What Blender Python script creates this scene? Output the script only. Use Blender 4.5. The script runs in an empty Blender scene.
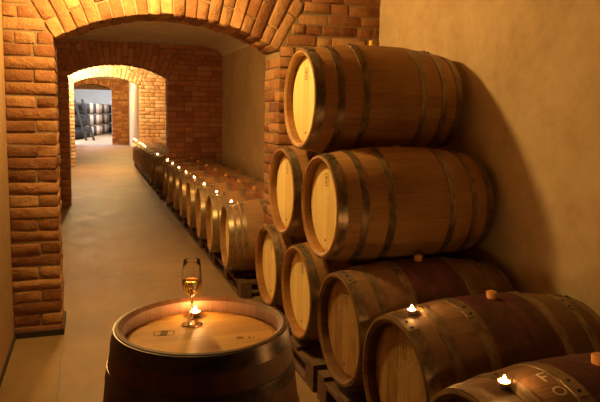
import bpy, bmesh, math, random
import numpy as np
from math import sin, cos, pi, radians, sqrt, tan, asin, atan2
from mathutils import Vector, Matrix

random.seed(7)
rng = np.random.RandomState(11)
COL = bpy.context.scene.collection
SC = bpy.context.scene

# ------------------------------------------------------------------ camera
F_PX = 600.0
PITCH, ROLL, YAW, CAM_H = radians(6.5), radians(1.0), radians(19.2788), 1.65
fw = Vector((sin(YAW) * cos(PITCH), cos(YAW) * cos(PITCH), -sin(PITCH)))
r0 = Vector((cos(YAW), -sin(YAW), 0))
u0 = r0.cross(fw)
rt = r0 * cos(ROLL) + u0 * sin(ROLL)
up = -r0 * sin(ROLL) + u0 * cos(ROLL)
cam_d = bpy.data.cameras.new('camera')
cam = bpy.data.objects.new('camera', cam_d)
COL.objects.link(cam)
m = Matrix.Identity(4)
for i in range(3):
    m[i][0], m[i][1], m[i][2] = rt[i], up[i], -fw[i]
m[0][3], m[1][3], m[2][3] = 0, 0, CAM_H
cam.matrix_world = m
cam_d.sensor_fit = 'HORIZONTAL'
cam_d.sensor_width = 36
cam_d.lens = 36 * F_PX / 600
cam_d.shift_y = -(201 - 182.04) / 600
cam_d.clip_start = 0.02
cam_d.clip_end = 200
SC.camera = cam

# ------------------------------------------------------------------ world, lamps, exposure
w = bpy.data.worlds.new('world')
SC.world = w
w.use_nodes = True
w.node_tree.nodes['Background'].inputs[0].default_value = (1.0, 0.6, 0.3, 1)
w.node_tree.nodes['Background'].inputs[1].default_value = 0.004
SC.view_settings.view_transform = 'Standard'
SC.view_settings.look = 'None'
SC.view_settings.exposure = 0.0
SC.view_settings.gamma = 1.0
SC.view_settings.use_curve_mapping = False


def point_light(name, loc, power, color, radius):
    d = bpy.data.lights.new(name, 'POINT')
    d.energy = power
    d.color = color
    d.shadow_soft_size = radius
    o = bpy.data.objects.new(name, d)
    o.location = loc
    COL.objects.link(o)
    return o


def area_light(name, loc, rot, power, color, sx, sy):
    d = bpy.data.lights.new(name, 'AREA')
    d.shape = 'RECTANGLE'
    d.size, d.size_y = sx, sy
    d.energy = power
    d.color = color
    o = bpy.data.objects.new(name, d)
    o.location = loc
    o.rotation_euler = rot
    COL.objects.link(o)
    return o


WARM = (1.0, 0.61, 0.175)
point_light('lamp_front_room', (0.20, 3.99, 2.62), 150, WARM, 0.06)
point_light('lamp_middle_room', (0.0, 6.5, 2.73), 88, (1.0, 0.54, 0.14), 0.06)
point_light('lamp_back_room', (-0.05, 17.6, 2.90), 330, (1.0, 0.64, 0.25), 0.06)
point_light('lamp_passage', (1.25, 27.3, 3.0), 420, WARM, 0.08)
point_light('lamp_back_room_white', (-0.42, 18.05, 2.78), 48, (0.95, 0.93, 1.0), 0.05)
area_light('daylight_far_room', (-3.6, 38.0, 2.2), (0, radians(-90), 0), 2900, (0.88, 0.92, 1.0), 2.0, 8.0)


# ------------------------------------------------------------------ node helpers
class NT:
    def __init__(self, name):
        self.m = bpy.data.materials.new(name)
        self.m.use_nodes = True
        self.t = self.m.node_tree
        self.b = self.t.nodes['Principled BSDF']

    def n(self, typ, **kw):
        nd = self.t.nodes.new(typ)
        for k, v in kw.items():
            setattr(nd, k, v)
        return nd

    def put(self, sock, v):
        if v is None:
            return
        if hasattr(v, 'is_output') or isinstance(v, bpy.types.NodeSocket):
            self.t.links.new(v, sock)
        else:
            sock.default_value = v

    def math(self, op, a, b=None, c=None, clamp=False):
        nd = self.n('ShaderNodeMath', operation=op, use_clamp=clamp)
        self.put(nd.inputs[0], a)
        self.put(nd.inputs[1], b)
        self.put(nd.inputs[2], c)
        return nd.outputs[0]

    def mix(self, f, a, b, mode='MIX'):
        nd = self.n('ShaderNodeMix', data_type='RGBA', blend_type=mode)
        self.put(nd.inputs[0], f)
        self.put(nd.inputs[6], a)
        self.put(nd.inputs[7], b)
        return nd.outputs[2]

    def noise(self, vec, scale, detail=4, rough=0.55):
        nd = self.n('ShaderNodeTexNoise')
        if vec is not None:
            self.put(nd.inputs['Vector'], vec)
        nd.inputs['Scale'].default_value = scale
        nd.inputs['Detail'].default_value = detail
        nd.inputs['Roughness'].default_value = rough
        return nd.outputs['Fac']

    def ramp(self, f, stops):
        nd = self.n('ShaderNodeValToRGB')
        cr = nd.color_ramp
        while len(cr.elements) < len(stops):
            cr.elements.new(0.5)
        for e, (p, c) in zip(cr.elements, stops):
            e.position = p
            e.color = c if len(c) == 4 else (*c, 1)
        self.put(nd.inputs[0], f)
        return nd.outputs[0]

    def coord(self, which='Object'):
        return self.n('ShaderNodeTexCoord').outputs[which]

    def mapping(self, vec, scale=(1, 1, 1), loc=(0, 0, 0)):
        nd = self.n('ShaderNodeMapping')
        self.put(nd.inputs[0], vec)
        nd.inputs['Scale'].default_value = scale
        nd.inputs['Location'].default_value = loc
        return nd.outputs[0]

    def sep(self, vec):
        nd = self.n('ShaderNodeSeparateXYZ')
        self.put(nd.inputs[0], vec)
        return nd.outputs

    def comb(self, x, y, z):
        nd = self.n('ShaderNodeCombineXYZ')
        self.put(nd.inputs[0], x)
        self.put(nd.inputs[1], y)
        self.put(nd.inputs[2], z)
        return nd.outputs[0]

    def bump(self, h, strength, dist=0.01):
        nd = self.n('ShaderNodeBump')
        nd.inputs['Strength'].default_value = strength
        nd.inputs['Distance'].default_value = dist
        self.put(nd.inputs['Height'], h)
        self.put(self.b.inputs['Normal'], nd.outputs[0])

    def done(self, color=None, rough=None, metal=None):
        self.put(self.b.inputs['Base Color'], color)
        self.put(self.b.inputs['Roughness'], rough)
        self.put(self.b.inputs['Metallic'], metal)
        return self.m


def c4(*c):
    return (*c, 1.0)


# ------------------------------------------------------------------ materials
def mat_plaster(name, a, b, bump=0.35):
    t = NT(name)
    co = t.coord()
    n1 = t.noise(co, 1.3, 5, 0.6)
    n2 = t.noise(co, 9, 6, 0.65)
    n3 = t.noise(t.mapping(co, (1, 1, 2.5)), 45, 3)
    f = t.math('MULTIPLY_ADD', n2, 0.5, t.math('MULTIPLY', n1, 0.6))
    col = t.ramp(f, [(0.38, b), (0.68, a)])
    h = t.math('MULTIPLY_ADD', n2, 0.8, t.math('MULTIPLY', n3, 0.25))
    t.bump(h, bump, 0.012)
    return t.done(col, 0.9)


def mat_brick(name, stops, rough=0.88, bump=1.0, light=0.25):
    t = NT(name)
    co = t.coord()
    at = t.n('ShaderNodeAttribute', attribute_name='brick_tone')
    tone = at.outputs['Fac']
    n1 = t.noise(co, 16, 5, 0.65)
    n2 = t.noise(co, 75, 4, 0.6)
    f = t.math('ADD', t.math('MULTIPLY', tone, 0.65), t.math('MULTIPLY_ADD', n1, 0.7, -0.17))
    col = t.ramp(f, stops)
    # lime residue smeared on some faces
    lime = t.ramp(t.noise(co, 5.5, 6, 0.7), [(0.58, (0, 0, 0)), (0.72, (1, 1, 1))])
    col = t.mix(t.math('MULTIPLY', lime, light), col, c4(0.55, 0.42, 0.27))
    h = t.math('MULTIPLY_ADD', n1, 0.8, t.math('MULTIPLY', n2, 0.35))
    t.bump(h, bump, 0.02)
    return t.done(col, rough)


def mat_mortar(name, c):
    t = NT(name)
    co = t.coord()
    n = t.noise(co, 30, 5, 0.7)
    col = t.mix(n, c4(c[0] * .65, c[1] * .62, c[2] * .6), c4(*c))
    t.bump(t.noise(co, 60, 4), 0.6, 0.01)
    return t.done(col, 0.95)


def mat_floor():
    t = NT('concrete_floor')
    co = t.coord()
    s = t.sep(co)
    n1 = t.noise(co, 0.9, 6, 0.62)
    n2 = t.noise(t.mapping(co, (1, .35, 1)), 7, 6, 0.7)
    n3 = t.noise(co, 60, 3)
    f = t.math('MULTIPLY_ADD', n2, 0.45, t.math('MULTIPLY', n1, 0.6))
    col = t.ramp(f, [(0.36, (0.145, 0.085, 0.036)), (0.52, (0.225, 0.14, 0.062)), (0.70, (0.32, 0.21, 0.10))])
    wob = t.math('MULTIPLY', t.math('SUBTRACT', t.noise(co, 4, 3), 0.5), 0.03)

    def line(sock, pos, wdt):
        d = t.math('ABSOLUTE', t.math('SUBTRACT', t.math('ADD', sock, wob), pos))
        return t.math('LESS_THAN', d, wdt)
    j = line(s[1], 6.12, 0.008)
    for p in (9.1, 12.4, 19, 24):
        j = t.math('MAXIMUM', j, line(s[1], p, 0.008))
    lj = t.math('MULTIPLY', line(s[0], -0.215, 0.006), t.math('LESS_THAN', s[1], 4.7))
    j = t.math('MAXIMUM', j, lj)
    col = t.mix(t.math('MULTIPLY', j, 0.6), col, c4(0.12, 0.075, 0.045))
    specks = t.ramp(t.noise(co, 38, 2, 0.4), [(0.73, (0, 0, 0)), (0.76, (1, 1, 1))])
    col = t.mix(t.math('MULTIPLY', specks, 0.5), col, c4(0.14, 0.09, 0.05))
    h = t.math('SUBTRACT', t.math('MULTIPLY_ADD', n2, 0.5, t.math('MULTIPLY', n3, 0.12)), j)
    t.bump(h, 0.3, 0.01)
    rough = t.math('MULTIPLY_ADD', n2, 0.35, 0.42)
    return t.done(col, rough)


def mat_staves(name, dark, mid, lite, stain=0.0, patchy=False, stain_col=(0.10, 0.012, 0.02), rough=0.42, wear=0.0):
    t = NT(name)
    uv = t.coord('UV')
    s = t.sep(uv)
    u = t.math('MULTIPLY', s[0], 29.0)
    fr = t.math('FRACT', u)
    sid = t.math('FLOOR', u)
    wn = t.n('ShaderNodeTexWhiteNoise', noise_dimensions='2D')
    oi = t.n('ShaderNodeObjectInfo').outputs['Random']
    t.put(wn.inputs[0], t.comb(sid, oi, 0.0))
    tone = wn.outputs[0]
    grain = t.noise(t.comb(t.math('MULTIPLY', s[0], 170.0), t.math('MULTIPLY', s[1], 5.0), t.math('MULTIPLY', oi, 30)), 1.0, 5, 0.65)
    blot = t.noise(t.comb(t.math('MULTIPLY', s[0], 9.0), t.math('MULTIPLY', s[1], 4.0), t.math('MULTIPLY', oi, 17)), 1.0, 4, 0.6)
    f = t.math('ADD', t.math('MULTIPLY_ADD', tone, 0.16, 0.09), t.math('MULTIPLY', grain, 0.45))
    f = t.math('ADD', f, t.math('MULTIPLY', blot, 0.36))
    col = t.ramp(f, [(0.34, dark), (0.55, mid), (0.80, lite)])
    if wear:
        wv = t.ramp(t.noise(t.comb(t.math('MULTIPLY', s[0], 26.0), t.math('MULTIPLY', s[1], 11.0), oi), 1.0, 6, 0.7), [(0.52, (0, 0, 0)), (0.7, (1, 1, 1))])
        col = t.mix(t.math('MULTIPLY', wv, wear), col, c4(0.09, 0.05, 0.03))
    if stain:
        # wine stain over the middle band around the bung
        dv = t.math('ABSOLUTE', t.math('SUBTRACT', s[1], 0.5))
        band = t.math('LESS_THAN', dv, 0.155)
        nz = t.noise(t.comb(t.math('MULTIPLY', s[0], 40.0), t.math('MULTIPLY', s[1], 6.0), 3.3), 1.0, 5, 0.7)
        k = t.ramp(nz, [(0.30, (0.55, 0.55, 0.55)), (0.50, (1, 1, 1))])
        if patchy:
            k = t.ramp(t.noise(t.comb(t.math('MULTIPLY', s[0], 22.0), t.math('MULTIPLY', s[1], 9.0), t.math('MULTIPLY', oi, 30)), 1.0, 5, 0.7), [(0.44, (0.08, 0.08, 0.08)), (0.60, (1, 1, 1))])
        # runs down from the top (u = 0.25 is the top of a lying barrel)
        du = t.math('ABSOLUTE', t.math('SUBTRACT', s[0], 0.25))
        fall = t.math('SUBTRACT', 1.0, t.math('MULTIPLY', du, 2.2), clamp=True)
        k = t.math('MULTIPLY', t.math('MULTIPLY', k, band), fall)
        streak = t.noise(t.comb(t.math('MULTIPLY', s[0], 14.0), t.math('MULTIPLY', s[1], 30.0), t.math('MULTIPLY', oi, 9)), 1.0, 5, 0.7)
        sc = t.ramp(streak, [(0.36, tuple(0.35 * q for q in stain_col)), (0.50, stain_col), (0.66, tuple(3.0 * q for q in stain_col))])
        col = t.mix(t.math('MULTIPLY', k, stain), col, sc)
    gd = t.math('ABSOLUTE', t.math('SUBTRACT', fr, 0.5))
    groove = t.math('GREATER_THAN', gd, 0.482)
    col = t.mix(t.math('MULTIPLY', groove, 0.35), col, c4(0.06, 0.028, 0.012))
    h = t.math('SUBTRACT', t.math('MULTIPLY', grain, 0.5), t.math('MULTIPLY', groove, 0.9))
    t.bump(h, 0.35, 0.006)
    t.b.inputs['Specular IOR Level'].default_value = 0.35
    return t.done(col, t.math('MULTIPLY_ADD', grain, 0.3, rough))


def mat_head(name, dark, mid, lite, wear=0.0):
    t = NT(name)
    co = t.coord()
    s = t.sep(co)           # head disc lies in local YZ, boards run along Z
    oi = t.n('ShaderNodeObjectInfo').outputs['Random']
    u = t.math('MULTIPLY_ADD', s[1], 11.0, t.math('MULTIPLY', oi, 0.6))
    sid = t.math('FLOOR', u)
    fr = t.math('FRACT', u)
    wn = t.n('ShaderNodeTexWhiteNoise', noise_dimensions='2D')
    t.put(wn.inputs[0], t.comb(sid, oi, 0.0))
    grain = t.noise(t.comb(t.math('MULTIPLY', s[1], 95.0), t.math('MULTIPLY', s[2], 5.0), t.math('MULTIPLY', oi, 40)), 1.0, 5, 0.6)
    f = t.math('ADD', t.math('MULTIPLY', wn.outputs[0], 0.35), t.math('MULTIPLY', grain, 0.75))
    col = t.ramp(f, [(0.25, dark), (0.5, mid), (0.8, lite)])
    if wear:
        wv = t.ramp(t.noise(t.comb(t.math('MULTIPLY', s[1], 16.0), t.math('MULTIPLY', s[2], 5.0), oi), 1.0, 6, 0.7), [(0.48, (0, 0, 0)), (0.66, (1, 1, 1))])
        col = t.mix(t.math('MULTIPLY', wv, wear), col, c4(0.13, 0.07, 0.03))
    gd = t.math('ABSOLUTE', t.math('SUBTRACT', fr, 0.5))
    groove = t.math('GREATER_THAN', gd, 0.485)
    col = t.mix(t.math('MULTIPLY', groove, 0.6), col, c4(0.12, 0.06, 0.025))
    t.bump(t.math('SUBTRACT', t.math('MULTIPLY', grain, 0.4), groove), 0.25, 0.004)
    t.b.inputs['Specular IOR Level'].default_value = 0.25
    return t.done(col, 0.6)


def mat_hoop(name, a, b):
    t = NT(name)
    uv = t.coord('UV')
    oi = t.n('ShaderNodeObjectInfo').outputs['Random']
    s = t.sep(uv)
    n = t.noise(t.comb(t.math('MULTIPLY', s[0], 30), t.math('MULTIPLY', s[1], 30), t.math('MULTIPLY', oi, 20)), 1.0, 5, 0.7)
    col = t.ramp(n, [(0.35, a), (0.68, b)])
    t.bump(n, 0.15, 0.003)
    return t.done(col, t.math('MULTIPLY_ADD', n, 0.22, 0.25), 0.6)


def mat_simple(name, c, rough=0.6, metal=0.0, var=0.25, scale=30):
    t = NT(name)
    co = t.coord()
    n = t.noise(co, scale, 4)
    col = t.mix(n, c4(*[x * (1 - var) for x in c]), c4(*[min(1, x * (1 + var)) for x in c]))
    return t.done(col, rough, metal)


def mat_board(name, a, b):
    t = NT(name)
    co = t.coord()
    n = t.noise(t.mapping(co, (30, 3, 30)), 1.0, 5, 0.65)
    col = t.ramp(n, [(0.3, a), (0.7, b)])
    t.bump(n, 0.4, 0.006)
    return t.done(col, 0.75)


def mat_emit(name, c, s):
    t = NT(name)
    t.b.inputs['Base Color'].default_value = c4(0.8, 0.6, 0.3)
    t.b.inputs['Emission Color'].default_value = c4(*c)
    t.b.inputs['Emission Strength'].default_value = s
    return t.m


def mat_glass(name, c, ior, rough=0.0):
    t = NT(name)
    t.b.inputs['Base Color'].default_value = c4(*c)
    t.b.inputs['Transmission Weight'].default_value = 1.0
    t.b.inputs['IOR'].default_value = ior
    t.b.inputs['Roughness'].default_value = rough
    return t.m


M_PL = mat_plaster('ochre_plaster', (0.60, 0.46, 0.29), (0.44, 0.31, 0.18), 0.3)
M_PLC = mat_plaster('limewashed_plaster', (0.80, 0.74, 0.62), (0.56, 0.48, 0.36), 0.5)
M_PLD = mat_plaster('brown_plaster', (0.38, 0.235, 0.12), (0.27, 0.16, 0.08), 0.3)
M_CEIL = mat_plaster('low_bounce_plaster', (0.26, 0.17, 0.10), (0.16, 0.10, 0.06), 0.5)  # unseen front ceiling, made dark to cut the light it bounces down
M_PLW = mat_plaster('white_plaster', (0.82, 0.80, 0.78), (0.74, 0.72, 0.70), 0.2)
M_BR1 = mat_brick('hand_made_brick', [(0.12, (0.17, 0.058, 0.020)), (0.5, (0.28, 0.115, 0.042)), (0.9, (0.46, 0.25, 0.11))])
M_BR2 = mat_brick('red_brick', [(0.1, (0.26, 0.085, 0.04)), (0.5, (0.36, 0.135, 0.062)), (0.9, (0.44, 0.19, 0.09))], light=0.1)
M_BR3 = mat_brick('pale_brick', [(0.1, (0.42, 0.23, 0.10)), (0.5, (0.56, 0.36, 0.17)), (0.9, (0.66, 0.50, 0.30))], light=0.3)
M_MO1 = mat_mortar('lime_mortar', (0.30, 0.20, 0.115))  # mortar colour lowered to paint in the shadow of the recessed joints
M_MO2 = mat_mortar('dark_mortar', (0.24, 0.12, 0.07))
M_FL = mat_floor()
M_OAK = mat_staves('new_oak_staves', (0.15, 0.07, 0.022), (0.31, 0.155, 0.05), (0.45, 0.245, 0.085), rough=0.36)
M_OAKB = mat_staves('new_oak_staves_darkened', (0.15, 0.068, 0.024), (0.29, 0.14, 0.048), (0.42, 0.22, 0.08), stain=0.35, stain_col=(0.13, 0.03, 0.02))
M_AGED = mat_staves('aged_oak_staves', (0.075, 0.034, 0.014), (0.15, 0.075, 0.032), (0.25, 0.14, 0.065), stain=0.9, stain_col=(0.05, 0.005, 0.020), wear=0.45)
M_TABLE = mat_staves('table_oak_staves', (0.06, 0.024, 0.010), (0.13, 0.055, 0.022), (0.21, 0.10, 0.04), wear=0.3)
M_ROW = mat_staves('row_oak_staves', (0.17, 0.085, 0.04), (0.29, 0.155, 0.072), (0.40, 0.235, 0.115), stain=0.85, patchy=True, stain_col=(0.13, 0.018, 0.02), wear=0.15)
M_HEAD = mat_head('new_oak_head', (0.66, 0.48, 0.19), (0.76, 0.58, 0.25), (0.84, 0.68, 0.33))
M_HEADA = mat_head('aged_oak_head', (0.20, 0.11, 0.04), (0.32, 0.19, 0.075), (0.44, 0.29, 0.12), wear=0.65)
M_HEADT = mat_head('table_oak_head', (0.38, 0.17, 0.025), (0.52, 0.255, 0.036), (0.62, 0.33, 0.06), wear=0.25)
M_HOOP = mat_hoop('weathered_hoop_steel', (0.13, 0.09, 0.055), (0.34, 0.25, 0.155))
M_HOOPD = mat_hoop('dark_hoop_steel', (0.05, 0.035, 0.025), (0.15, 0.10, 0.07))
M_HOOPG = mat_hoop('galvanised_hoop_steel', (0.22, 0.17, 0.11), (0.42, 0.34, 0.24))
M_RIVET = mat_simple('black_rivet', (0.02, 0.015, 0.012), 0.5, 0.6)
M_BUNGY = mat_simple('yellow_bung', (0.75, 0.45, 0.08), 0.5)
M_BUNGO = mat_simple('tan_bung', (0.60, 0.28, 0.10), 0.6)
M_INK = mat_simple('burnt_stamp', (0.10, 0.045, 0.018), 0.8)
M_CHALK = mat_simple('chalk', (0.46, 0.38, 0.25), 0.95)
M_CHALKW = mat_simple('bright_chalk', (0.92, 0.88, 0.78), 0.95)
M_PAL = mat_board('pallet_wood', (0.06, 0.032, 0.016), (0.15, 0.085, 0.045))
M_TAR = mat_simple('tar_strip', (0.035, 0.026, 0.02), 0.7)
M_CUP = mat_simple('tealight_tin', (0.75, 0.68, 0.58), 0.3, 0.9, 0.1)
M_WAX = NT('tealight_wax')
M_WAX.b.inputs['Base Color'].default_value = c4(0.9, 0.78, 0.55)
M_WAX.b.inputs['Subsurface Weight'].default_value = 0.4
M_WAX.b.inputs['Subsurface Radius'].default_value = (0.01, 0.006, 0.003)
M_WAX = M_WAX.m
M_FLAME = mat_emit('candle_flame', (1.0, 0.50, 0.15), 1400)
M_FLAMEF = mat_emit('candle_flame_far', (1.0, 0.52, 0.17), 700)
M_GLASS = mat_glass('clear_glass', (1, 1, 1), 1.46)
M_WINE = mat_glass('white_wine', (0.98, 0.80, 0.36), 1.34)
M_BLACK = mat_simple('black_metal', (0.02, 0.02, 0.025), 0.5)


# ------------------------------------------------------------------ mesh helpers
def link(name, verts, faces, mats, parent=None, smooth=False, midx=None, uv=None, tone=None):
    me = bpy.data.meshes.new(name)
    me.from_pydata([tuple(v) for v in verts], [], [tuple(f) for f in faces])
    if not isinstance(mats, (list, tuple)):
        mats = [mats]
    for mt in mats:
        me.materials.append(mt)
    if midx is not None:
        me.polygons.foreach_set('material_index', midx)
    if smooth:
        me.polygons.foreach_set('use_smooth', [True] * len(me.polygons))
    if uv is not None:
        l = me.uv_layers.new(name='UVMap')
        flat = [c for fuv in uv for p in fuv for c in p]
        l.data.foreach_set('uv', flat)
    if tone is not None:
        a = me.attributes.new('brick_tone', 'FLOAT', 'POINT')
        a.data.foreach_set('value', tone)
    me.update()
    o = bpy.data.objects.new(name, me)
    COL.objects.link(o)
    if parent is not None:
        o.parent = parent
    return o


def tag(o, label=None, cat=None, group=None, kind=None):
    if label:
        o['label'] = label
    if cat:
        o['category'] = cat
    if group:
        o['group'] = group
    if kind:
        o['kind'] = kind
    return o


def empty(name, loc, rot=(0, 0, 0)):
    o = bpy.data.objects.new(name, None)
    o.empty_display_size = 0.05
    o.location = loc
    o.rotation_euler = rot
    COL.objects.link(o)
    return o


class MB:
    def __init__(self):
        self.v, self.f, self.mi, self.uv = [], [], [], []

    def add(self, vs, fs, mi=0, uvs=None):
        o = len(self.v)
        self.v += [tuple(p) for p in vs]
        for i, f in enumerate(fs):
            self.f.append([o + k for k in f])
            self.mi.append(mi)
            self.uv.append(uvs[i] if uvs else [(0, 0)] * len(f))

    def box(self, x0, x1, y0, y1, z0, z1, mi=0, bev=0.0):
        if bev <= 0:
            vs = [(x, y, z) for x in (x0, x1) for y in (y0, y1) for z in (z0, z1)]
            fs = [(0, 1, 3, 2), (4, 6, 7, 5), (0, 4, 5, 1), (2, 3, 7, 6), (0, 2, 6, 4), (1, 5, 7, 3)]
            self.add(vs, fs, mi)
        else:
            bm = bmesh.new()
            bmesh.ops.create_cube(bm, size=1)
            for q in bm.verts:
                q.co = Vector(((x0 + x1) / 2 + q.co.x * (x1 - x0), (y0 + y1) / 2 + q.co.y * (y1 - y0), (z0 + z1) / 2 + q.co.z * (z1 - z0)))
            bmesh.ops.bevel(bm, geom=list(bm.edges), offset=bev, segments=2, affect='EDGES', profile=0.6)
            bm.verts.index_update()
            self.add([q.co[:] for q in bm.verts], [[q.index for q in f.verts] for f in bm.faces], mi)
            bm.free()

    def lathe(self, prof, n=32, axis='Z', mi=0, closed=False, caps=(False, False), c=(0, 0, 0)):
        """prof: (radius, position along axis) pairs"""
        vs, fs, uvs = [], [], []
        k = len(prof)
        for i in range(n):
            a = 2 * pi * i / n
            for r, h in prof:
                if axis == 'Z':
                    vs.append((c[0] + r * cos(a), c[1] + r * sin(a), c[2] + h))
                else:
                    vs.append((c[0] + h, c[1] + r * cos(a), c[2] + r * sin(a)))
        kk = k if closed else k - 1
        for i in range(n):
            j = (i + 1) % n
            for q in range(kk):
                q2 = (q + 1) % k
                if axis == 'Z':
                    fs.append((i * k + q, j * k + q, j * k + q2, i * k + q2))
                else:
                    fs.append((i * k + q, j * k + q, j * k + q2, i * k + q2))
                h0, h1 = prof[q][1], prof[q2][1]
                uvs.append([(i / n, h0), ((i + 1) / n, h0), ((i + 1) / n, h1), (i / n, h1)])
        if caps[0]:
            fs.append([i * k for i in range(n)][::-1])
            uvs.append([(0, 0)] * n)
        if caps[1]:
            fs.append([i * k + k - 1 for i in range(n)])
            uvs.append([(0, 0)] * n)
        self.add(vs, fs, mi, uvs)

    def build(self, name, mats, parent=None, smooth=False, angle=None, uvscale=None):
        uv = self.uv
        if uvscale:
            uv = [[(p[0], p[1] * uvscale[0] + uvscale[1]) for p in f] for f in uv]
        o = link(name, self.v, self.f, mats, parent, smooth, self.mi, uv)
        bm = bmesh.new()
        bm.from_mesh(o.data)
        bmesh.ops.recalc_face_normals(bm, faces=bm.faces)
        if angle is not None:
            for e in bm.edges:
                if len(e.link_faces) == 2 and e.calc_face_angle(0) > radians(angle):
                    e.smooth = False
        bm.to_mesh(o.data)
        bm.free()
        return o


# ------------------------------------------------------------------ brick masonry
ST = [-1, -2, 2, 1]        # grid stops, +-2 marks the inner stop
_tv, _tf, _idx = [], [], {}
for i in range(4):
    for j in range(4):
        for k in range(4):
            if i in (0, 3) or j in (0, 3) or k in (0, 3):
                _idx[(i, j, k)] = len(_tv)
                _tv.append((i, j, k))
for ax in range(3):
    for side in (0, 3):
        for a in range(3):
            for b in range(3):
                q = []
                for da, db in ((0, 0), (1, 0), (1, 1), (0, 1)):
                    p = [0, 0, 0]
                    p[ax] = side
                    p[(ax + 1) % 3] = a + da
                    p[(ax + 2) % 3] = b + db
                    q.append(_idx[tuple(p)])
                _tf.append(q if side == 3 else q[::-1])
_tv = np.array(_tv)
_tf = np.array(_tf)
_isext = (_tv == 0) | (_tv == 3)
_next = _isext.sum(1)
_sgn = np.where(_tv < 2, -1.0, 1.0)


class Bricks:
    def __init__(self, jit=0.003, bev=0.010):
        self.v, self.f, self.t, self.n = [], [], [], 0
        self.jit, self.bev = jit, bev

    def add(self, lo, hi, fn=None, tone=None):
        lo, hi = np.array(lo, float), np.array(hi, float)
        c, h = (lo + hi) / 2, (hi - lo) / 2
        bev = np.minimum(self.bev, h * 0.45)
        pull = np.where(_next == 2, 0.35, np.where(_next == 3, 0.55, 0.0))[:, None]
        off = np.where(_isext, h - bev * pull, h - bev)
        p = c + _sgn * off
        p = p + rng.uniform(-self.jit, self.jit, p.shape)
        p = p + rng.uniform(-self.jit * .8, self.jit * .8, 3)
        # slight tilt
        p[:, 2] += (p[:, 0] - c[0]) * rng.uniform(-0.012, 0.012)
        if fn is not None:
            p = fn(p)
        self.v.append(p)
        self.f.append(_tf + self.n)
        self.n += len(p)
        tn = rng.uniform(0, 1) if tone is None else tone
        self.t.append(np.full(len(p), tn))

    def build(self, name, mat, parent, merge=None):
        v = np.concatenate(self.v)
        f = np.concatenate(self.f)
        t = np.concatenate(self.t)
        return v, f, t


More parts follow.
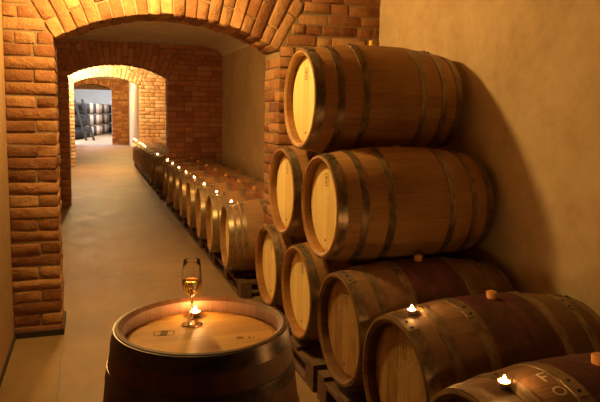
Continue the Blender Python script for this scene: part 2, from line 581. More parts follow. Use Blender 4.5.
def arch_wall(name, y0, thick, xl, xr, jl, jr, zs, zc, top, mb, mm, pitch=0.094, bh=0.080, bl=0.285, T=0.43, ring=None, full=True, jit=0.003, bev=0.010):
    """brick wall pierced by a segmental arch, as ONE mesh: mortar core plus every brick laid in it"""
    y1 = y0 + thick
    cx = (jl + jr) / 2
    half = (jr - jl) / 2
    rise = zc - zs
    R = (half * half + rise * rise) / (2 * rise)
    cz = zc - R
    phi = asin(half / R)
    core = MB()
    g = 0.008
    # core: piers and arch body (recessed by g behind brick faces)
    N = 24
    angs = [-phi + 2 * phi * i / N for i in range(N + 1)]
    pts = [(cx + (R + g) * sin(a), cz + (R + g) * cos(a)) for a in angs]
    core.box(xl, jl - g, y0 + g, y1, -0.02, zs)
    core.box(jr + g, xr, y0 + g, y1, -0.02, zs)
    prof = [(xl, zs)] + [(jl - g, zs)] + pts + [(jr + g, zs), (xr, zs)]
    vs, fs = [], []
    for x, z in prof:
        vs += [(x, y0 + g, z), (x, y1, z), (x, y0 + g, top), (x, y1, top)]
    for i in range(len(prof) - 1):
        a, b = 4 * i, 4 * i + 4
        fs += [(a, b, b + 2, a + 2), (a + 1, a + 3, b + 3, b + 1), (a, a + 1, b + 1, b), (a + 2, b + 2, b + 3, a + 3)]
    core.add(vs, fs)
    B = Bricks(jit, bev)
    jt = pitch - bh
    # courses
    nrow = int(top / pitch) + 1
    for r in range(nrow):
        z0, z1 = r * pitch, r * pitch + bh
        if z0 > top:
            break
        z1 = min(z1, top)
        zm = (z0 + z1) / 2
        for side in (-1, 1):
            wall_x = xl if side < 0 else xr
            if z1 <= zs + 0.02:
                lim = half
                corner = True
            else:
                rad = (zm - cz) / cos(phi)
                if rad < R + T:
                    lim = (zm - cz) * tan(phi) + 0.01
                elif zm - cz < R + T:
                    lim = sqrt((R + T) ** 2 - (zm - cz) ** 2)
                else:
                    lim = 0
                corner = False
            start = cx + side * lim
            L = abs(wall_x - start)
            pos = 0.0
            even = r % 2 == 0
            first = True
            while pos < L - 0.03:
                if corner and first:
                    ln = bl if even else bl * 0.47
                else:
                    ln = bl * rng.choice([1, 1, 1, 0.48]) if not even else bl * rng.choice([1, 0.48, 0.48, 1])
                ln *= rng.uniform(0.93, 1.05)
                if not corner and first:
                    ln *= rng.uniform(0.4, 1.0)
                if L - (pos + ln) < 0.06:
                    ln = L - pos + 0.004
                a, b = start + side * pos, start + side * (pos + ln)
                lo_x, hi_x = min(a, b), max(a, b)
                if corner and first:
                    dy = 0.135 if even else bl
                    B.add((lo_x, y0, z0), (hi_x, y0 + min(dy, thick), z1))
                    # the rest of the reveal
                    yy = y0 + dy + jt
                    while yy < y1 - 0.04:
                        l2 = bl if even else 0.135
                        ye = min(yy + l2, y1)
                        if y1 - ye < 0.05:
                            ye = y1
                        B.add((min(start, start + side * .1), yy, z0), (max(start, start + side * .1), ye, z1))
                        yy = ye + jt
                else:
                    B.add((lo_x, y0 + rng.uniform(-.003, .003), z0), (hi_x, y0 + 0.09, z1))
                pos += ln + jt
                first = False
    # voussoirs
    nv = int(round(2 * phi * R / (ring or pitch)))
    da = 2 * phi / nv

    def mk(ac):
        def fn(p):
            rr = p[:, 2]
            # width grows slightly with radius
            a = ac + p[:, 0] / R * (1 - 0.25 * (rr - R) / rr)
            return np.stack([cx + rr * np.sin(a), p[:, 1], cz + rr * np.cos(a)], 1)
        return fn
    for i in range(nv):
        ac = -phi + da * (i + 0.5)
        hw = da * R / 2 - jt * 0.42
        if i % 2:
            segs = [(R, R + T * 0.68), (R + T * 0.68 + jt * .8, R + T)]
        else:
            segs = [(R, R + T * 0.30), (R + T * 0.30 + jt * .8, R + T)]
        for si, (ra, rb) in enumerate(segs):
            ra += rng.uniform(-.004, .004)
            tone = rng.uniform(0.1, 1.0)
            fr = y0 - 0.004 + rng.uniform(-.004, .004)
            if si == 0:
                ysp = y0 + thick * (0.66 if i % 2 else 0.34)
                B.add((-hw, fr, ra), (hw, ysp - jt / 2, rb), mk(ac), tone)
                B.add((-hw, ysp + jt / 2, ra), (hw, y1, rb), mk(ac))
            else:
                B.add((-hw, fr, ra), (hw, y0 + 0.1, rb), mk(ac), tone)
    bv, bf, bt = B.build(None, None, None)
    nc = len(core.v)
    verts = np.concatenate([np.array(core.v), bv])
    faces = [list(f) for f in core.f] + [list(map(int, f + nc)) for f in bf]
    mi = [1] * len(core.f) + [0] * len(bf)
    tone = np.concatenate([np.zeros(nc), bt])
    me = bpy.data.meshes.new(name)
    me.from_pydata(verts.tolist(), [], faces)
    me.materials.append(mb)
    me.materials.append(mm)
    me.polygons.foreach_set('material_index', mi)
    me.polygons.foreach_set('use_smooth', [x == 0 for x in mi])
    at = me.attributes.new('brick_tone', 'FLOAT', 'POINT')
    at.data.foreach_set('value', tone)
    me.update()
    o = bpy.data.objects.new(name, me)
    COL.objects.link(o)
    tag(o, kind='structure')
    return o


# ------------------------------------------------------------------ the setting
XL, XR = -0.55, 2.29
Y1, Y2, Y3, Y4 = 4.61, 10.95, 18.6, 30.6


def slab(name, x0, x1, y0, y1, z0, z1, mat):
    b = MB()
    b.box(x0, x1, y0, y1, z0, z1)
    o = b.build(name, mat)
    tag(o, kind='structure')
    return o


slab('floor', -4.2, 4.2, -2.2, 53, -0.12, 0.0, M_FL)
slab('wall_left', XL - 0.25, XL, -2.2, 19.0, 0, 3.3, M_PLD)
slab('wall_left_passage', -1.75, -1.5, 19.0, 31.05, 0, 3.4, M_PL)
slab('wall_right', XR, XR + 0.25, -2.2, 19.0, 0, 3.3, M_PL)
slab('wall_right_passage', 1.77, 2.6, 19.0, 31.05, 0, 3.4, M_PL)

# ceilings: low vaults sprung from the right wall


def vault(name, x0, x1, y0, y1, zflat, drop, rad, mat):
    b = MB()
    prof = [(x0, zflat)]
    for i in range(9):
        a = i / 8 * pi / 2
        prof.append((x1 - rad + rad * sin(a), zflat - drop + drop * cos(a)))
    prof_top = [(x, zflat + 0.35) for x, z in prof]
    vs, fs = [], []
    for (x, z), (xt, zt) in zip(prof, prof_top):
        vs += [(x, y0, z), (x, y1, z), (xt, y0, zt), (xt, y1, zt)]
    for i in range(len(prof) - 1):
        a, c = 4 * i, 4 * i + 4
        fs += [(a, c, c + 1, a + 1), (a + 2, a + 3, c + 3, c + 2), (a, a + 2, c + 2, c), (a + 1, c + 1, c + 3, a + 3)]
    b.add(vs, fs)
    o = b.build(name, mat, smooth=False)
    tag(o, kind='structure')
    return o


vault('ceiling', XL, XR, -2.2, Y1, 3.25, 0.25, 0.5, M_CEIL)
vault('ceiling_middle', XL, XR, Y1 + 0.4, Y2, 2.82, 0.16, 0.4, M_PLC)
vault('ceiling_back', XL, XR, Y2 + 0.4, Y3, 3.08, 0.2, 0.5, M_PLC)
slab('ceiling_passage', -1.5, 1.77, Y3 + 0.4, Y4, 3.15, 3.4, M_PLC)

arch_wall('wall_front', Y1, 0.41, XL, XR, -0.228, 1.419, 2.14, 2.36, 3.0, M_BR1, M_MO1, pitch=0.0875, bh=0.0790, ring=0.085, jit=0.0045, bev=0.010)
arch_wall('wall_middle', Y2, 0.40, XL, XR, -0.34, 1.318, 2.24, 2.455, 2.9, M_BR2, M_MO2, pitch=0.092, bh=0.080, jit=0.002, bev=0.008, T=0.40)
arch_wall('wall_back', Y3, 0.40, XL, XR, -0.432, 1.404, 2.41, 2.627, 3.2, M_BR3, M_MO1, pitch=0.11, bh=0.095, jit=0.002, bev=0.009, T=0.30)
arch_wall('wall_far', Y4, 0.45, -1.6, 1.9, -0.83, 1.0, 2.64, 2.90, 3.3, M_BR1, M_MO1, pitch=0.1, bh=0.088, jit=0.002, bev=0.008, T=0.30)

# plinth strip of tar at the foot of the left pier, and along the left wall
b = MB()
b.box(XL, -0.222, Y1 - 0.014, Y1 + 0.03, 0, 0.045, bev=0.004)
b.box(-0.236, -0.214, Y1 - 0.014, Y1 + 0.41, 0, 0.045, bev=0.004)
tag(b.build('trim_1', M_TAR), kind='structure')
b = MB()
b.box(XL, XL + 0.012, -2.2, Y1 - 0.02, 0, 0.03)
tag(b.build('baseboard_left', M_TAR), kind='structure')

# far white room
slab('wall_far_room_left', -4.4, -4.2, 31.05, 53, 0, 3.4, M_PLW)
slab('wall_far_room_right', 1.9, 2.1, 31.05, 53, 0, 3.4, M_PLW)
slab('wall_far_room_end', -4.4, 2.1, 52.6, 52.8, 0, 3.4, M_PLW)
slab('trim_2', -0.95, 1.1, 31.05, 31.35, 2.64, 3.3, M_PAL)
slab('wall_far_room_front', -4.4, -1.6, 30.8, 31.05, 0, 3.4, M_PLW)
slab('ceiling_far_room', -4.4, 2.1, 31.05, 52.8, 3.4, 3.6, M_PLW)

# ------------------------------------------------------------------ barrels
BL, RE, RB = 0.96, 0.293, 0.345     # length, end radius, belly radius


def br(x):
    q = 2 * x / BL
    return RE + (RB - RE) * (1 - abs(q) ** 2.1)


def stave_mesh():
    b = MB()
    prof = []
    hd, ti = 0.050, 0.028
    xs = [-BL / 2 + BL * i / 26 for i in range(27)]
    prof.append((RE - ti + 0.002, -BL / 2 + hd + 0.012))
    prof.append((RE - ti, -BL / 2 + 0.012))
    prof.append((RE - 0.012, -BL / 2))
    prof.append((RE - 0.002, -BL / 2 + 0.002))
    for x in xs[1:-1]:
        prof.append((br(x), x))
    prof.append((RE - 0.002, BL / 2 - 0.002))
    prof.append((RE - 0.012, BL / 2))
    prof.append((RE - ti, BL / 2 - 0.012))
    prof.append((RE - ti + 0.002, BL / 2 - hd - 0.012))
    b.lathe(prof, 72, 'X')
    return b


def head_mesh(sign):
    b = MB()
    x = sign * (BL / 2 - 0.050)
    R = RE - 0.0275
    b.lathe([(0.0001, x), (R - 0.02, x), (R, x - sign * 0.006), (R, x - sign * 0.016)], 64, 'X')
    return b


def hoop_mesh(xa, xb, joint):
    b = MB()
    th = 0.0028

    def rr(x):
        return br(min(max(x, -BL / 2), BL / 2)) + 0.0006
    if xa < -BL / 2 + 0.001:
        xa = -BL / 2 + 0.003
    if xb > BL / 2 - 0.001:
        xb = BL / 2 - 0.003
    prof = [(rr(xa) - 0.003, xa), (rr(xa) + th, xa), (rr((xa + xb) / 2) + th, (xa + xb) / 2), (rr(xb) + th, xb), (rr(xb) - 0.003, xb)]
    b.lathe(prof, 72, 'X')
    # riveted lap of the strap
    n = 5
    a0, a1 = joint, joint + 0.26
    vs, fs = [], []
    for i in range(n + 1):
        a = a0 + (a1 - a0) * i / n
        sh = 0.0 if 0 < i < n else 0.18 * (xb - xa)
        for x, r in ((xa + sh, rr(xa) + th), (xa + sh, rr(xa) + 2.1 * th), (xb - sh, rr(xb) + 2.1 * th), (xb - sh, rr(xb) + th)):
            vs.append((x, r * cos(a), r * sin(a)))
    for i in range(n):
        for q in range(3):
            fs.append((4 * i + q, 4 * i + q + 1, 4 * i + 5 + q, 4 * i + 4 + q))
    fs += [(0, 3, 2, 1), (4 * n, 4 * n + 1, 4 * n + 2, 4 * n + 3)]
    b.add(vs, fs)
    xm = (xa + xb) / 2
    for a in (a0 + 0.06, a1 - 0.06):
        r = rr(xm) + 2 * th
        c = Vector((xm, r * cos(a), r * sin(a)))
        nrm = Vector((0, cos(a), sin(a)))
        t1 = Vector((1, 0, 0))
        t2 = nrm.cross(t1)
        vs = []
        for h, q in ((0, 0.0075), (0.0025, 0.006), (0.0042, 0.0025)):
            for k in range(8):
                an = 2 * pi * k / 8
                vs.append(c + nrm * h + t1 * (q * cos(an)) + t2 * (q * sin(an)))
        fs = []
        for l in range(2):
            for k in range(8):
                fs.append((l * 8 + k, l * 8 + (k + 1) % 8, l * 8 + 8 + (k + 1) % 8, l * 8 + 8 + k))
        fs.append(tuple(range(16, 24)))
        b.add(vs, fs, 1)
    return b


def bung_mesh(h=0.036, r=0.024):
    b = MB()
    z = RB - 0.006
    b.lathe([(0.0001, z + h), (r * 0.82, z + h), (r, z + h - 0.003), (r * 0.9, z), (r * .8, z - .01)], 20, 'Z')
    return b


def strokes(segs, wdt, fn, nseg=1):
    """flat strokes (u0,v0,u1,v1) mapped to a surface by fn(u,v) -> point"""
    b = MB()
    for (u0, v0, u1, v1) in segs:
        d = Vector((u1 - u0, v1 - v0))
        ln = d.length
        if ln < 1e-6:
            continue
        d /= ln
        nn = Vector((-d.y, d.x)) * wdt / 2
        k = max(1, int(ln / 0.03))
        for i in range(k):
            p = Vector((u0, v0)) + d * ln * i / k
            q = Vector((u0, v0)) + d * ln * (i + 1) / k
            b.add([fn(*(p - nn)), fn(*(q - nn)), fn(*(q + nn)), fn(*(p + nn))], [(0, 1, 2, 3)])
    return b


def ring_segs(cx, cy, rx, ry, n=12, a0=0, a1=2 * pi):
    o = []
    for i in range(n):
        a, c = a0 + (a1 - a0) * i / n, a0 + (a1 - a0) * (i + 1) / n
        o.append((cx + rx * cos(a), cy + ry * sin(a), cx + rx * cos(c), cy + ry * sin(c)))
    return o


def stamp_segs(kind):
    s = []
    if kind == 'box':       # rounded box with a small monogram over two lines of print
        w_, h_ = 0.030, 0.040
        s += [(-w_ + .008, h_, w_ - .008, h_), (-w_ + .008, -h_, w_ - .008, -h_), (-w_, -h_ + .008, -w_, h_ - .008), (w_, -h_ + .008, w_, h_ - .008)]
        for sx, sy in ((1, 1), (1, -1), (-1, 1), (-1, -1)):
            s.append((sx * w_, sy * (h_ - .008), sx * (w_ - .008), sy * h_))
        s += [(-.018, .022, .018, .022), (-.018, .008, .018, .008), (-.010, .024, -.010, -.002), (.010, .024, .010, -.002), (0, .024, 0, -.002),
              (-.016, -.010, .014, -.010), (-.016, -.019, .016, -.019), (-.014, -.028, .010, -.028)]
    elif kind == 'oval':
        s += ring_segs(0, 0, .028, .028)
        s += [(-.012, 0, .012, 0), (-.010, .010, .010, .010), (-.010, -.010, .010, -.010), (-.024, .04, .024, .04), (-.024, -.04, .024, -.04)]
    return s


def chalk_12():
    # chalked digits 12
    return [(-.022, .02, -.012, .034), (-.012, .034, -.012, -.03), (.006, .022, .014, .032), (.014, .032, .024, .030), (.024, .030, .028, .018), (.028, .018, .006, -.028), (.006, -.028, .034, -.028)]


HOOPS = {
    'new': [(-0.475, -0.425), (-0.350, -0.313), (-0.205, -0.163), (0.163, 0.205), (0.313, 0.350), (0.425, 0.475)],
    'row': [(-0.475, -0.430), (-0.410, -0.375), (-0.355, -0.318), (-0.16, -0.12), (0.12, 0.16), (0.318, 0.355), (0.375, 0.410), (0.430, 0.475)],
    'aged': [(-0.475, -0.425), (-0.362, -0.318), (-0.205, -0.160), (0.160, 0.205), (0.318, 0.362), (0.425, 0.475)],
}


def make_barrel(style, upright=False):
    body_m, head_m, hoop_m, bung_m = {
        'new': (M_OAK, M_HEAD, M_HOOP, M_BUNGY),
        'dark': (M_OAKB, M_HEAD, M_HOOP, M_BUNGY),
        'plain': (M_OAK, M_HEAD, M_HOOP, M_BUNGY),
        'aged': (M_AGED, M_HEADA, M_HOOP, M_BUNGO),
        'row': (M_ROW, M_HEAD, M_HOOPG, M_BUNGO),
        'table': (M_TABLE, M_HEADT, M_HOOPD, M_BUNGO)}[style]
    hk = {'dark': 'new', 'plain': 'new', 'table': 'aged'}.get(style, style)
    root = empty('wine_barrel', (0, 0, 0))
    parts = []
    parts.append(stave_mesh().build('staves', body_m, root, smooth=True, angle=40, uvscale=(1 / BL, 0.5)))
    hf = head_mesh(-1).build('head', head_m, root, smooth=False)
    parts.append(hf)
    parts.append(head_mesh(1).build('head', head_m, root, smooth=False))
    for i, (xa, xb) in enumerate(HOOPS[hk]):
        parts.append(hoop_mesh(xa, xb, pi / 2 + (-0.30 if i % 2 else 0.12)).build('hoop', [hoop_m, M_RIVET], root, smooth=True, angle=35))
    if not upright:
        parts.append((bung_mesh(0.012) if style in ('plain', 'dark') else bung_mesh()).build('bung', bung_m, root, smooth=True, angle=40))
    for p in parts:
        if upright:
            # local -X (front head) turns up
            p.matrix_local = Matrix.Translation((0, 0, BL / 2)) @ Matrix.Rotation(pi / 2, 4, 'Y')
        else:
            p.location = (0, 0, RB)
    return root


def mark_head(root, segs, wdt, mat, name, cy, cz, rot=0.0, scale=1.0, flip=1):
    head = [c for c in root.children if c.name.split('.')[0] == 'head'][0]
    x = -(BL / 2 - 0.050) - 0.0008

    def fn(u, v):
        u, v = u * scale, v * scale
        uu = u * cos(rot) - v * sin(rot)
        vv = u * sin(rot) + v * cos(rot)
        return (x, cy - uu * flip, cz + vv)
    return strokes(segs, wdt / scale, fn).build(name, mat, head)


def plug_mark(root, cy, cz):
    head = [c for c in root.children if c.name.split('.')[0] == 'head'][0]
    b = MB()
    x = -(BL / 2 - 0.050)
    b.lathe([(0.0001, x - 0.002), (0.007, x - 0.002), (0.009, x + 0.002)], 12, 'X', c=(0, cy, cz))
    b.build('tap_plug', M_INK, head)


def copy_tree(o, parent=None):
    c = o.copy()
    COL.objects.link(c)
    c.parent = parent
    for ch in list(o.children):
        copy_tree(ch, c)
    return c


PROTO = {}


def barrel(style, loc, label, group=None, rz=0.0, roll=0.0):
    if style not in PROTO:
        PROTO[style] = make_barrel(style)
        o = PROTO[style]
        mark_head(o, stamp_segs('box' if style != 'dark' else 'oval'), 0.0035, M_INK, 'stamp', 0.0, 0.155, scale=0.85)
        plug_mark(o, 0.0, -0.2)
    else:
        o = copy_tree(PROTO[style])
    o.location = loc
    o.rotation_euler = (0, 0, rz)
    tag(o, label, 'barrel', group)
    return o


CXB = 1.22 + BL / 2          # stack barrels, centre X
G1 = 'oak barrels stacked against the right wall'
ZB = 0.165                   # top of pallets
Zr2, Zr3 = ZB + 0.610, ZB + 1.218
stack = [
    ('new', (CXB, 3.545, Zr3), 'honey-brown oak barrel alone at the very top of the stack, yellow bung upright', 0),
    ('dark', (CXB, 3.898, Zr2), 'oak barrel in the second tier, half hidden, head beside the brick pier', 0),
    ('plain', (CXB + .012, 3.192, Zr2), 'oak barrel in the second tier nearest the camera, chalk 12 on its pale head', 0),
    ('dark', (CXB, 4.255, ZB), 'bottom-tier oak barrel right against the brick pier, farthest of the stack', 0),
    ('new', (CXB, 3.555, ZB), 'bottom-tier oak barrel second from the brick pier, pale yellow head', 0),
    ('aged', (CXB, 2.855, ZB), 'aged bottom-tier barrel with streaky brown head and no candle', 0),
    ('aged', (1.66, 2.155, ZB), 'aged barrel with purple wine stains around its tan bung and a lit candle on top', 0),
    ('aged', (1.555, 1.455, ZB), 'aged barrel cut by the bottom right corner of the picture, chalk marks on its staves', 0),
]
SB = []
for st, loc, lab, rz in stack:
    SB.append(barrel(st, loc, lab, G1, rz))
SB[0].scale = (1.035, 1.025, 1.025)
SB[0].location.x += 0.015
SB[2].scale = (1.035, 1, 1)
SB[2].location.x += 0.012
# marks of their own
D12 = chalk_12()
mark_head(SB[2], D12[:2], 0.006, M_CHALKW, 'chalk_digit', 0.0, 0.055, scale=1.1)
mark_head(SB[2], D12[2:], 0.006, M_CHALKW, 'chalk_digit', 0.0, 0.055, scale=1.1)
for q in (3, 5, 6):
    for k in range(5):
        a = random.uniform(0, 6)
        sg = ring_segs((k - 2) * .042, random.uniform(.05, .13) if q > 3 else random.uniform(-.04, .07), random.uniform(.010, .019), random.uniform(.012, .028), 7, a, a + random.uniform(2, 4))
        mark_head(SB[q], sg, 0.004, M_CHALK, 'chalk_stroke', 0.0, 0.0)


def mark_side(root, segs, wdt, a0, x0, name='chalk_mark'):
    st = [c for c in root.children if c.name.split('.')[0] == 'staves'][0]

    def fn(u, v):
        x = x0 + u
        r = br(x) + 0.0015
        a = a0 + v / r
        return (x, r * cos(a), r * sin(a))
    return strokes(segs, wdt, fn).build(name, M_CHALK, st)


# F and O chalked on the staves, read from the camera side
Fg = [(-.026, .022, -.026, -.026), (-.026, -.026, .004, -.026), (-.026, -.004, -.004, -.004)]
mark_side(SB[7], Fg, 0.006, 1.62, -0.215, 'chalk_letter')
mark_side(SB[7], ring_segs(0, 0, .019, .017, 12), 0.006, 1.83, -0.235, 'chalk_letter')
mark_side(SB[7], [(-.01, .0, .018, .006)], 0.006, 1.98, -0.20, 'chalk_stroke')

# the row along the corridor
G2 = 'barrels in the row along the right wall'
row_y = [5.40 + 0.708 * k for k in range(8)] + [11.74 + 0.71 * k for k in range(10)]
ORD = ['nearest', 'second', 'third', 'fourth', 'fifth', 'sixth', 'seventh', 'eighth', 'ninth']
RX = 1.16 + BL / 2
row_rz = []


def row_dx(y):
    return 0.0 if y < 11 else 0.02


for i, y in enumerate(row_y):
    rz = radians(random.uniform(3.3, 3.8))
    if i == 0:
        lab = 'nearest candle-topped barrel in the corridor row, just behind the brick pier, galvanised hoops'
    elif i < 8:
        lab = '%s barrel of the corridor row counted from the near brick pier, candle on top' % ORD[i]
    elif i == 8:
        lab = 'first barrel of the corridor row beyond the dark red middle arch, candle on top'
    elif i == 17:
        lab = 'last and farthest barrel of the corridor row, against the pale back arch wall'
    else:
        lab = '%s barrel of the corridor row beyond the dark red middle arch' % ORD[i - 8]
    barrel('row', (RX + random.uniform(-.012, .012) - row_dx(y), y, 0.1536), lab, G2, -rz)
    row_rz.append(rz)

# upright barrel serving as a table
TB = make_barrel('table', upright=True)
TX, TY = 0.338, 1.925
TB.location = (TX, TY, 0)
TB.rotation_euler = (0, 0, radians(3))
TB.scale = (0.958, 0.958, 1)
tag(TB, 'upright oak barrel used as a table, wine glass and candle on its head', 'barrel')
# local x->... top head plane: local (x=-(BL/2-.042)) ; marks in local y / z
hd = [c for c in TB.children if c.name.split('.')[0] == 'head'][0]
xh = -(BL / 2 - 0.050) - 0.0008


def onhead(wx, wy):
    """offset on the table head (world x,y from barrel axis) -> head local y,z"""
    return (wy, wx)      # rotation about Y by 90 deg sends local z to world x


def fn_table(cx, cy, s=1.0, rot=0.0):
    def fn(u, v):
        uu = (u * cos(rot) - v * sin(rot)) * s
        vv = (u * sin(rot) + v * cos(rot)) * s
        return (xh, cy + vv, cx + uu)
    return fn


wide = [(-.036, .018, -.030, .024), (-.030, .024, .030, .024), (.030, .024, .036, .018), (.036, .018, .036, -.018), (.036, -.018, .030, -.024), (.030, -.024, -.030, -.024), (-.030, -.024, -.036, -.018), (-.036, -.018, -.036, .018),
        (-.014, .016, .014, .016), (-.006, .016, -.006, .002), (.004, .016, .004, .002), (.012, .016, .012, .002), (-.014, .009, .014, .009), (-.014, -.005, .012, -.005), (-.014, -.011, .014, -.011), (-.012, -.017, .012, -.017)]
strokes(wide, 0.0035, fn_table(0.217 - TX, 1.99 - TY, 0.95, radians(-14))).build('stamp', M_INK, hd)
strokes([(-.012, .004, .012, .004), (-.012, -.004, .010, -.004), (.032, .008, .032, -.008), (.046, .004, .046, -.004)], 0.006, fn_table(0.455 - TX, 1.86 - TY, 1.0, radians(-14))).build('stamp', M_INK, hd)

# far room barrels, too small to show parts
G3 = 'stacked barrels in the bright far room'
far0 = MB()
prof = [(RE - .03, -.43), (RE - .03, -.474), (RE, -.475)] + [(br(-.475 + .95 * i / 10) + (0.004 if i in (0, 1, 3, 7, 9, 10) else 0), -.475 + .95 * i / 10) for i in range(11)] + [(RE, .475)]
far0.lathe(prof, 28, 'X', caps=(True, True))
M_F1 = mat_simple('far_barrel_oak', (0.34, 0.24, 0.16), 0.6, 0, .3, 6)
M_F3 = mat_simple('far_barrel_brown', (0.20, 0.11, 0.06), 0.6, 0, .3, 6)
M_F2 = mat_simple('far_barrel_dark', (0.015, 0.013, 0.013), 0.6, 0, .3, 6)
KINDS = [('dark', M_F2, 'dark barrel stacked at the left of the white far room'),
         ('tan', M_F1, 'tan barrel stacked against the white far room'),
         ('brown', M_F3, 'brown barrel stacked among tan ones in the white far room'),
         ('dark middle', M_F2, 'dark barrel stacked between tan ones in the white far room')]
protoF = {}
pattern = [0, 0, 0, 1, 3, 1, 2, 3, 1, 2, 3, 1]
ncol = len(pattern)
for c in range(ncol):
    t_ = c / (ncol - 1)
    bx, by = -0.85 + 2.05 * t_, 35.4 + 13.0 * t_
    kn, mt, lb = KINDS[pattern[c]]
    for lv in range(3):
        if kn not in protoF:
            o = far0.build('wine_barrel', mt, None, smooth=True, angle=40)
            protoF[kn] = o
        else:
            o = protoF[kn].copy()
            COL.objects.link(o)
        o.location = (bx, by, 0.008 + RB + lv * 0.698)
        tag(o, lb, 'barrel', G3 + ', ' + kn)

# ------------------------------------------------------------------ pallets
def make_pallet(L, D):
    """root at the centre of the foot; L along Y, D along X"""
    root = empty('pallet', (0, 0, 0))
    H = 0.150
    for y in (-L / 2 + 0.05, -L / 4 + .02, 0, L / 4 - .02, L / 2 - 0.05):
        b = MB()
        b.box(-D / 2, D / 2, y - 0.05, y + 0.05, H - 0.022, H, bev=0.002)
        b.build('deck_board', M_PAL, root)
    for x in (-D / 2 + 0.05, 0, D / 2 - 0.05):
        b = MB()
        b.box(x - 0.05, x + 0.05, -L / 2, L / 2, H - 0.044, H - 0.022, bev=0.002)
        b.build('stringer', M_PAL, root)
        b = MB()
        b.box(x - 0.05, x + 0.05, -L / 2, L / 2, 0, 0.022, bev=0.002)
        b.build('skid', M_PAL, root)
        for y in (-L / 2 + 0.07, 0, L / 2 - 0.07):
            b = MB()
            b.box(x - 0.05, x + 0.05, y - 0.07, y + 0.07, 0.022, H - 0.044, bev=0.003)
            b.build('block', M_PAL, root)
    return root


pal = make_pallet(1.32, 0.92)
G4 = 'dark wooden pallets under the barrels'
pls = [(RX + .05, 5.72, 0, 'pallet under the two nearest corridor-row barrels behind the brick pier')]
for k, y in enumerate((7.13, 8.53, 9.93)):
    pls.append((RX + .05, y, 0, '%s pallet of the corridor row counted from the near brick pier' % ORD[k + 1]))
for k, y in enumerate((12.1, 13.52, 14.94, 16.36, 17.78)):
    pls.append((RX + .05 - row_dx(y), y, 0, '%s pallet of the corridor row beyond the dark red arch' % ['first', 'second', 'third', 'fourth', 'last'][k]))
pls.append((CXB - .02, 3.85, 0.015, 'pallet under the two bottom stack barrels beside the brick pier'))
pls.append((CXB - .02, 2.46, 0.015, 'pallet under the aged barrels at the middle of the stack foot'))
pls.append((CXB - .02, 1.08, 0.005, 'pallet under the barrel in the bottom right corner'))
for i, (x, y, z, lab) in enumerate(pls):
    o = pal if i == 0 else copy_tree(pal)
    o.location = (x, y, 0)
    if z:
        o.scale = (1, 1, (0.150 + z) / 0.150)
    tag(o, lab, 'pallet', G4)

# ------------------------------------------------------------------ tealights
def make_tealight(fm):
    root = empty('tealight', (0, 0, 0))
    b = MB()
    b.lathe([(0.0001, 0), (0.0185, 0), (0.0192, 0.001), (0.0195, 0.0165), (0.0188, 0.0165), (0.0185, 0.003)], 28, 'Z')
    b.build('cup', M_CUP, root, smooth=True, angle=40)
    b = MB()
    b.lathe([(0.0001, 0.0125), (0.012, 0.0122), (0.0178, 0.0135), (0.0182, 0.010), (0.0182, 0.0035), (0.0001, 0.0035)], 24, 'Z')
    b.build('wax', M_WAX, root, smooth=True, angle=60)
    b = MB()
    b.lathe([(0.0001, 0.012), (0.0009, 0.012), (0.0009, 0.019), (0.0001, 0.0195)], 8, 'Z')
    b.build('wick', M_RIVET, root)
    b = MB()
    pr = [(0.0001, 0.0150), (0.0034, 0.0160), (0.0056, 0.0185), (0.0060, 0.0215), (0.0048, 0.0260), (0.0028, 0.0305), (0.0010, 0.0345), (0.0001, 0.0365)]
    b.lathe(pr, 16, 'Z')
    b.build('flame', fm, root, smooth=True)
    return root


G5 = 'lit tealights on the barrels'
tl = make_tealight(M_FLAME)
tl.location = (0.347, 2.125, BL - 0.050 + 0.001)
tag(tl, 'lit tealight on the upright table barrel behind the wine glass', 'candle', G5)


def put_light(src, loc, lab):
    o = copy_tree(src)
    o.location = loc
    tag(o, lab, 'candle', G5)
    return o


def barrel_top(x_off, extra=0.0):
    return br(x_off) + extra


xo = 1.36 - CXB
put_light(tl, (1.262, 2.155, ZB + RB + br(1.262 - 1.66) + 0.0032), 'lit tealight on the aged barrel with the purple stained middle')
put_light(tl, (1.185, 1.455, ZB + RB + br(1.185 - 1.555) + 0.0032), 'lit tealight on the barrel in the bottom right corner')
tf = make_tealight(M_FLAMEF)
for c_ in tf.children:
    if c_.name.startswith('flame'):
        c_.scale = (1.1, 1.1, 0.8)
        c_.location.z = 0.003
for i, y in enumerate(row_y):
    if i in (9, 10, 11, 15):
        continue
    x_off = -BL / 2 + 0.065
    rz = -row_rz[i]
    x = RX + x_off * cos(rz) - row_dx(y)
    yy = y + x_off * sin(rz)
    z = 0.1536 + RB + br(x_off) + 0.0035
    if i == 0:
        lab = 'lit tealight on the nearest corridor-row barrel behind the brick pier'
    elif i < 8:
        lab = 'lit tealight on the %s corridor-row barrel from the near brick pier' % ORD[i]
    elif i == 17:
        lab = 'lit tealight on the last and farthest corridor-row barrel'
    else:
        lab = 'lit tealight on the %s corridor-row barrel beyond the dark red arch' % (['first'] + ORD[1:])[i - 8]
    if i == 0:
        tf.location = (x, yy, z)
        tag(tf, lab, 'candle', G5)
    else:
        put_light(tf, (x, yy, z), lab)

# ------------------------------------------------------------------ wine glass
g = empty('wine_glass', (0.322, 2.04, BL - 0.050 + 0.0012))
g.scale = (1.06, 1.06, 1.06)
tag(g, 'stemmed glass of white wine standing on the upright table barrel', 'glass')
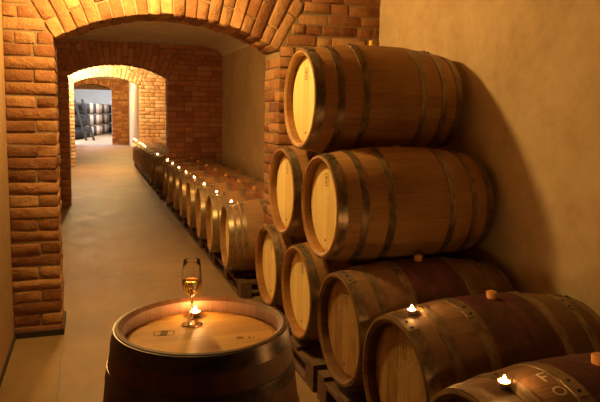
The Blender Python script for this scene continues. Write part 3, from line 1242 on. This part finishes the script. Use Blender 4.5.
# foot + stem
b = MB()
b.lathe([(0.0001, 0.0), (0.034, 0.0), (0.0348, 0.0008), (0.034, 0.0018), (0.018, 0.0045), (0.007, 0.010), (0.0042, 0.020), (0.0036, 0.050), (0.0040, 0.085), (0.0065, 0.0985), (0.0001, 0.0995)], 40, 'Z')
b.build('stem', M_GLASS, g, smooth=True)
b = MB()
outer = [(0.0001, 0.0965), (0.010, 0.0985), (0.020, 0.105), (0.028, 0.117), (0.0325, 0.132), (0.0335, 0.146), (0.0322, 0.165), (0.0295, 0.190), (0.0268, 0.216)]
inner = [(r - 0.0012, z + 0.0003) for r, z in outer[::-1][:-1]]
inner = [(max(r, .0001), z if z < 0.21 else z) for r, z in inner] + [(0.0001, 0.0985)]
b.lathe(outer + [(0.0262, 0.2168)] + inner, 48, 'Z')
b.build('bowl', M_GLASS, g, smooth=True)
b = MB()
b.lathe([(0.0001, 0.0992), (0.0085, 0.1002), (0.0185, 0.1065), (0.0262, 0.1178), (0.0307, 0.1325), (0.0317, 0.1455), (0.0316, 0.1490), (0.0300, 0.1482), (0.0001, 0.1482)], 48, 'Z')
b.build('wine', M_WINE, g, smooth=True, angle=50)

# ------------------------------------------------------------------ ladder in the far room
ld = empty('step_ladder', (-0.10, 35.3, 0))
tag(ld, 'black ladder leaning on the barrels of the white far room', 'ladder')
def bar(p, q, r):
    bb = MB()
    p, q = Vector(p), Vector(q)
    d = (q - p).normalized()
    s1 = d.cross(Vector((0, 1, 0.01))).normalized()
    s2 = d.cross(s1)
    vs = []
    for c in (p, q):
        for a, e in ((1, 1), (1, -1), (-1, -1), (-1, 1)):
            vs.append(c + s1 * r * a + s2 * r * e)
    bb.add(vs, [(0, 1, 2, 3), (7, 6, 5, 4), (0, 4, 5, 1), (1, 5, 6, 2), (2, 6, 7, 3), (3, 7, 4, 0)])
    return bb
for dx in (-0.2, 0.2):
    bar((dx + 0.08, -0.7, 0.0), (dx - 0.50, -0.25, 2.2), 0.06).build('rail', M_BLACK, ld)
for k in range(6):
    t_ = (k + 0.7) / 6.6
    x, y, z = 0.08 - 0.58 * t_, -0.7 + 0.45 * t_, 2.2 * t_
    bar((x - 0.17, y, z), (x + 0.17, y, z), 0.04).build('rung', M_BLACK, ld)
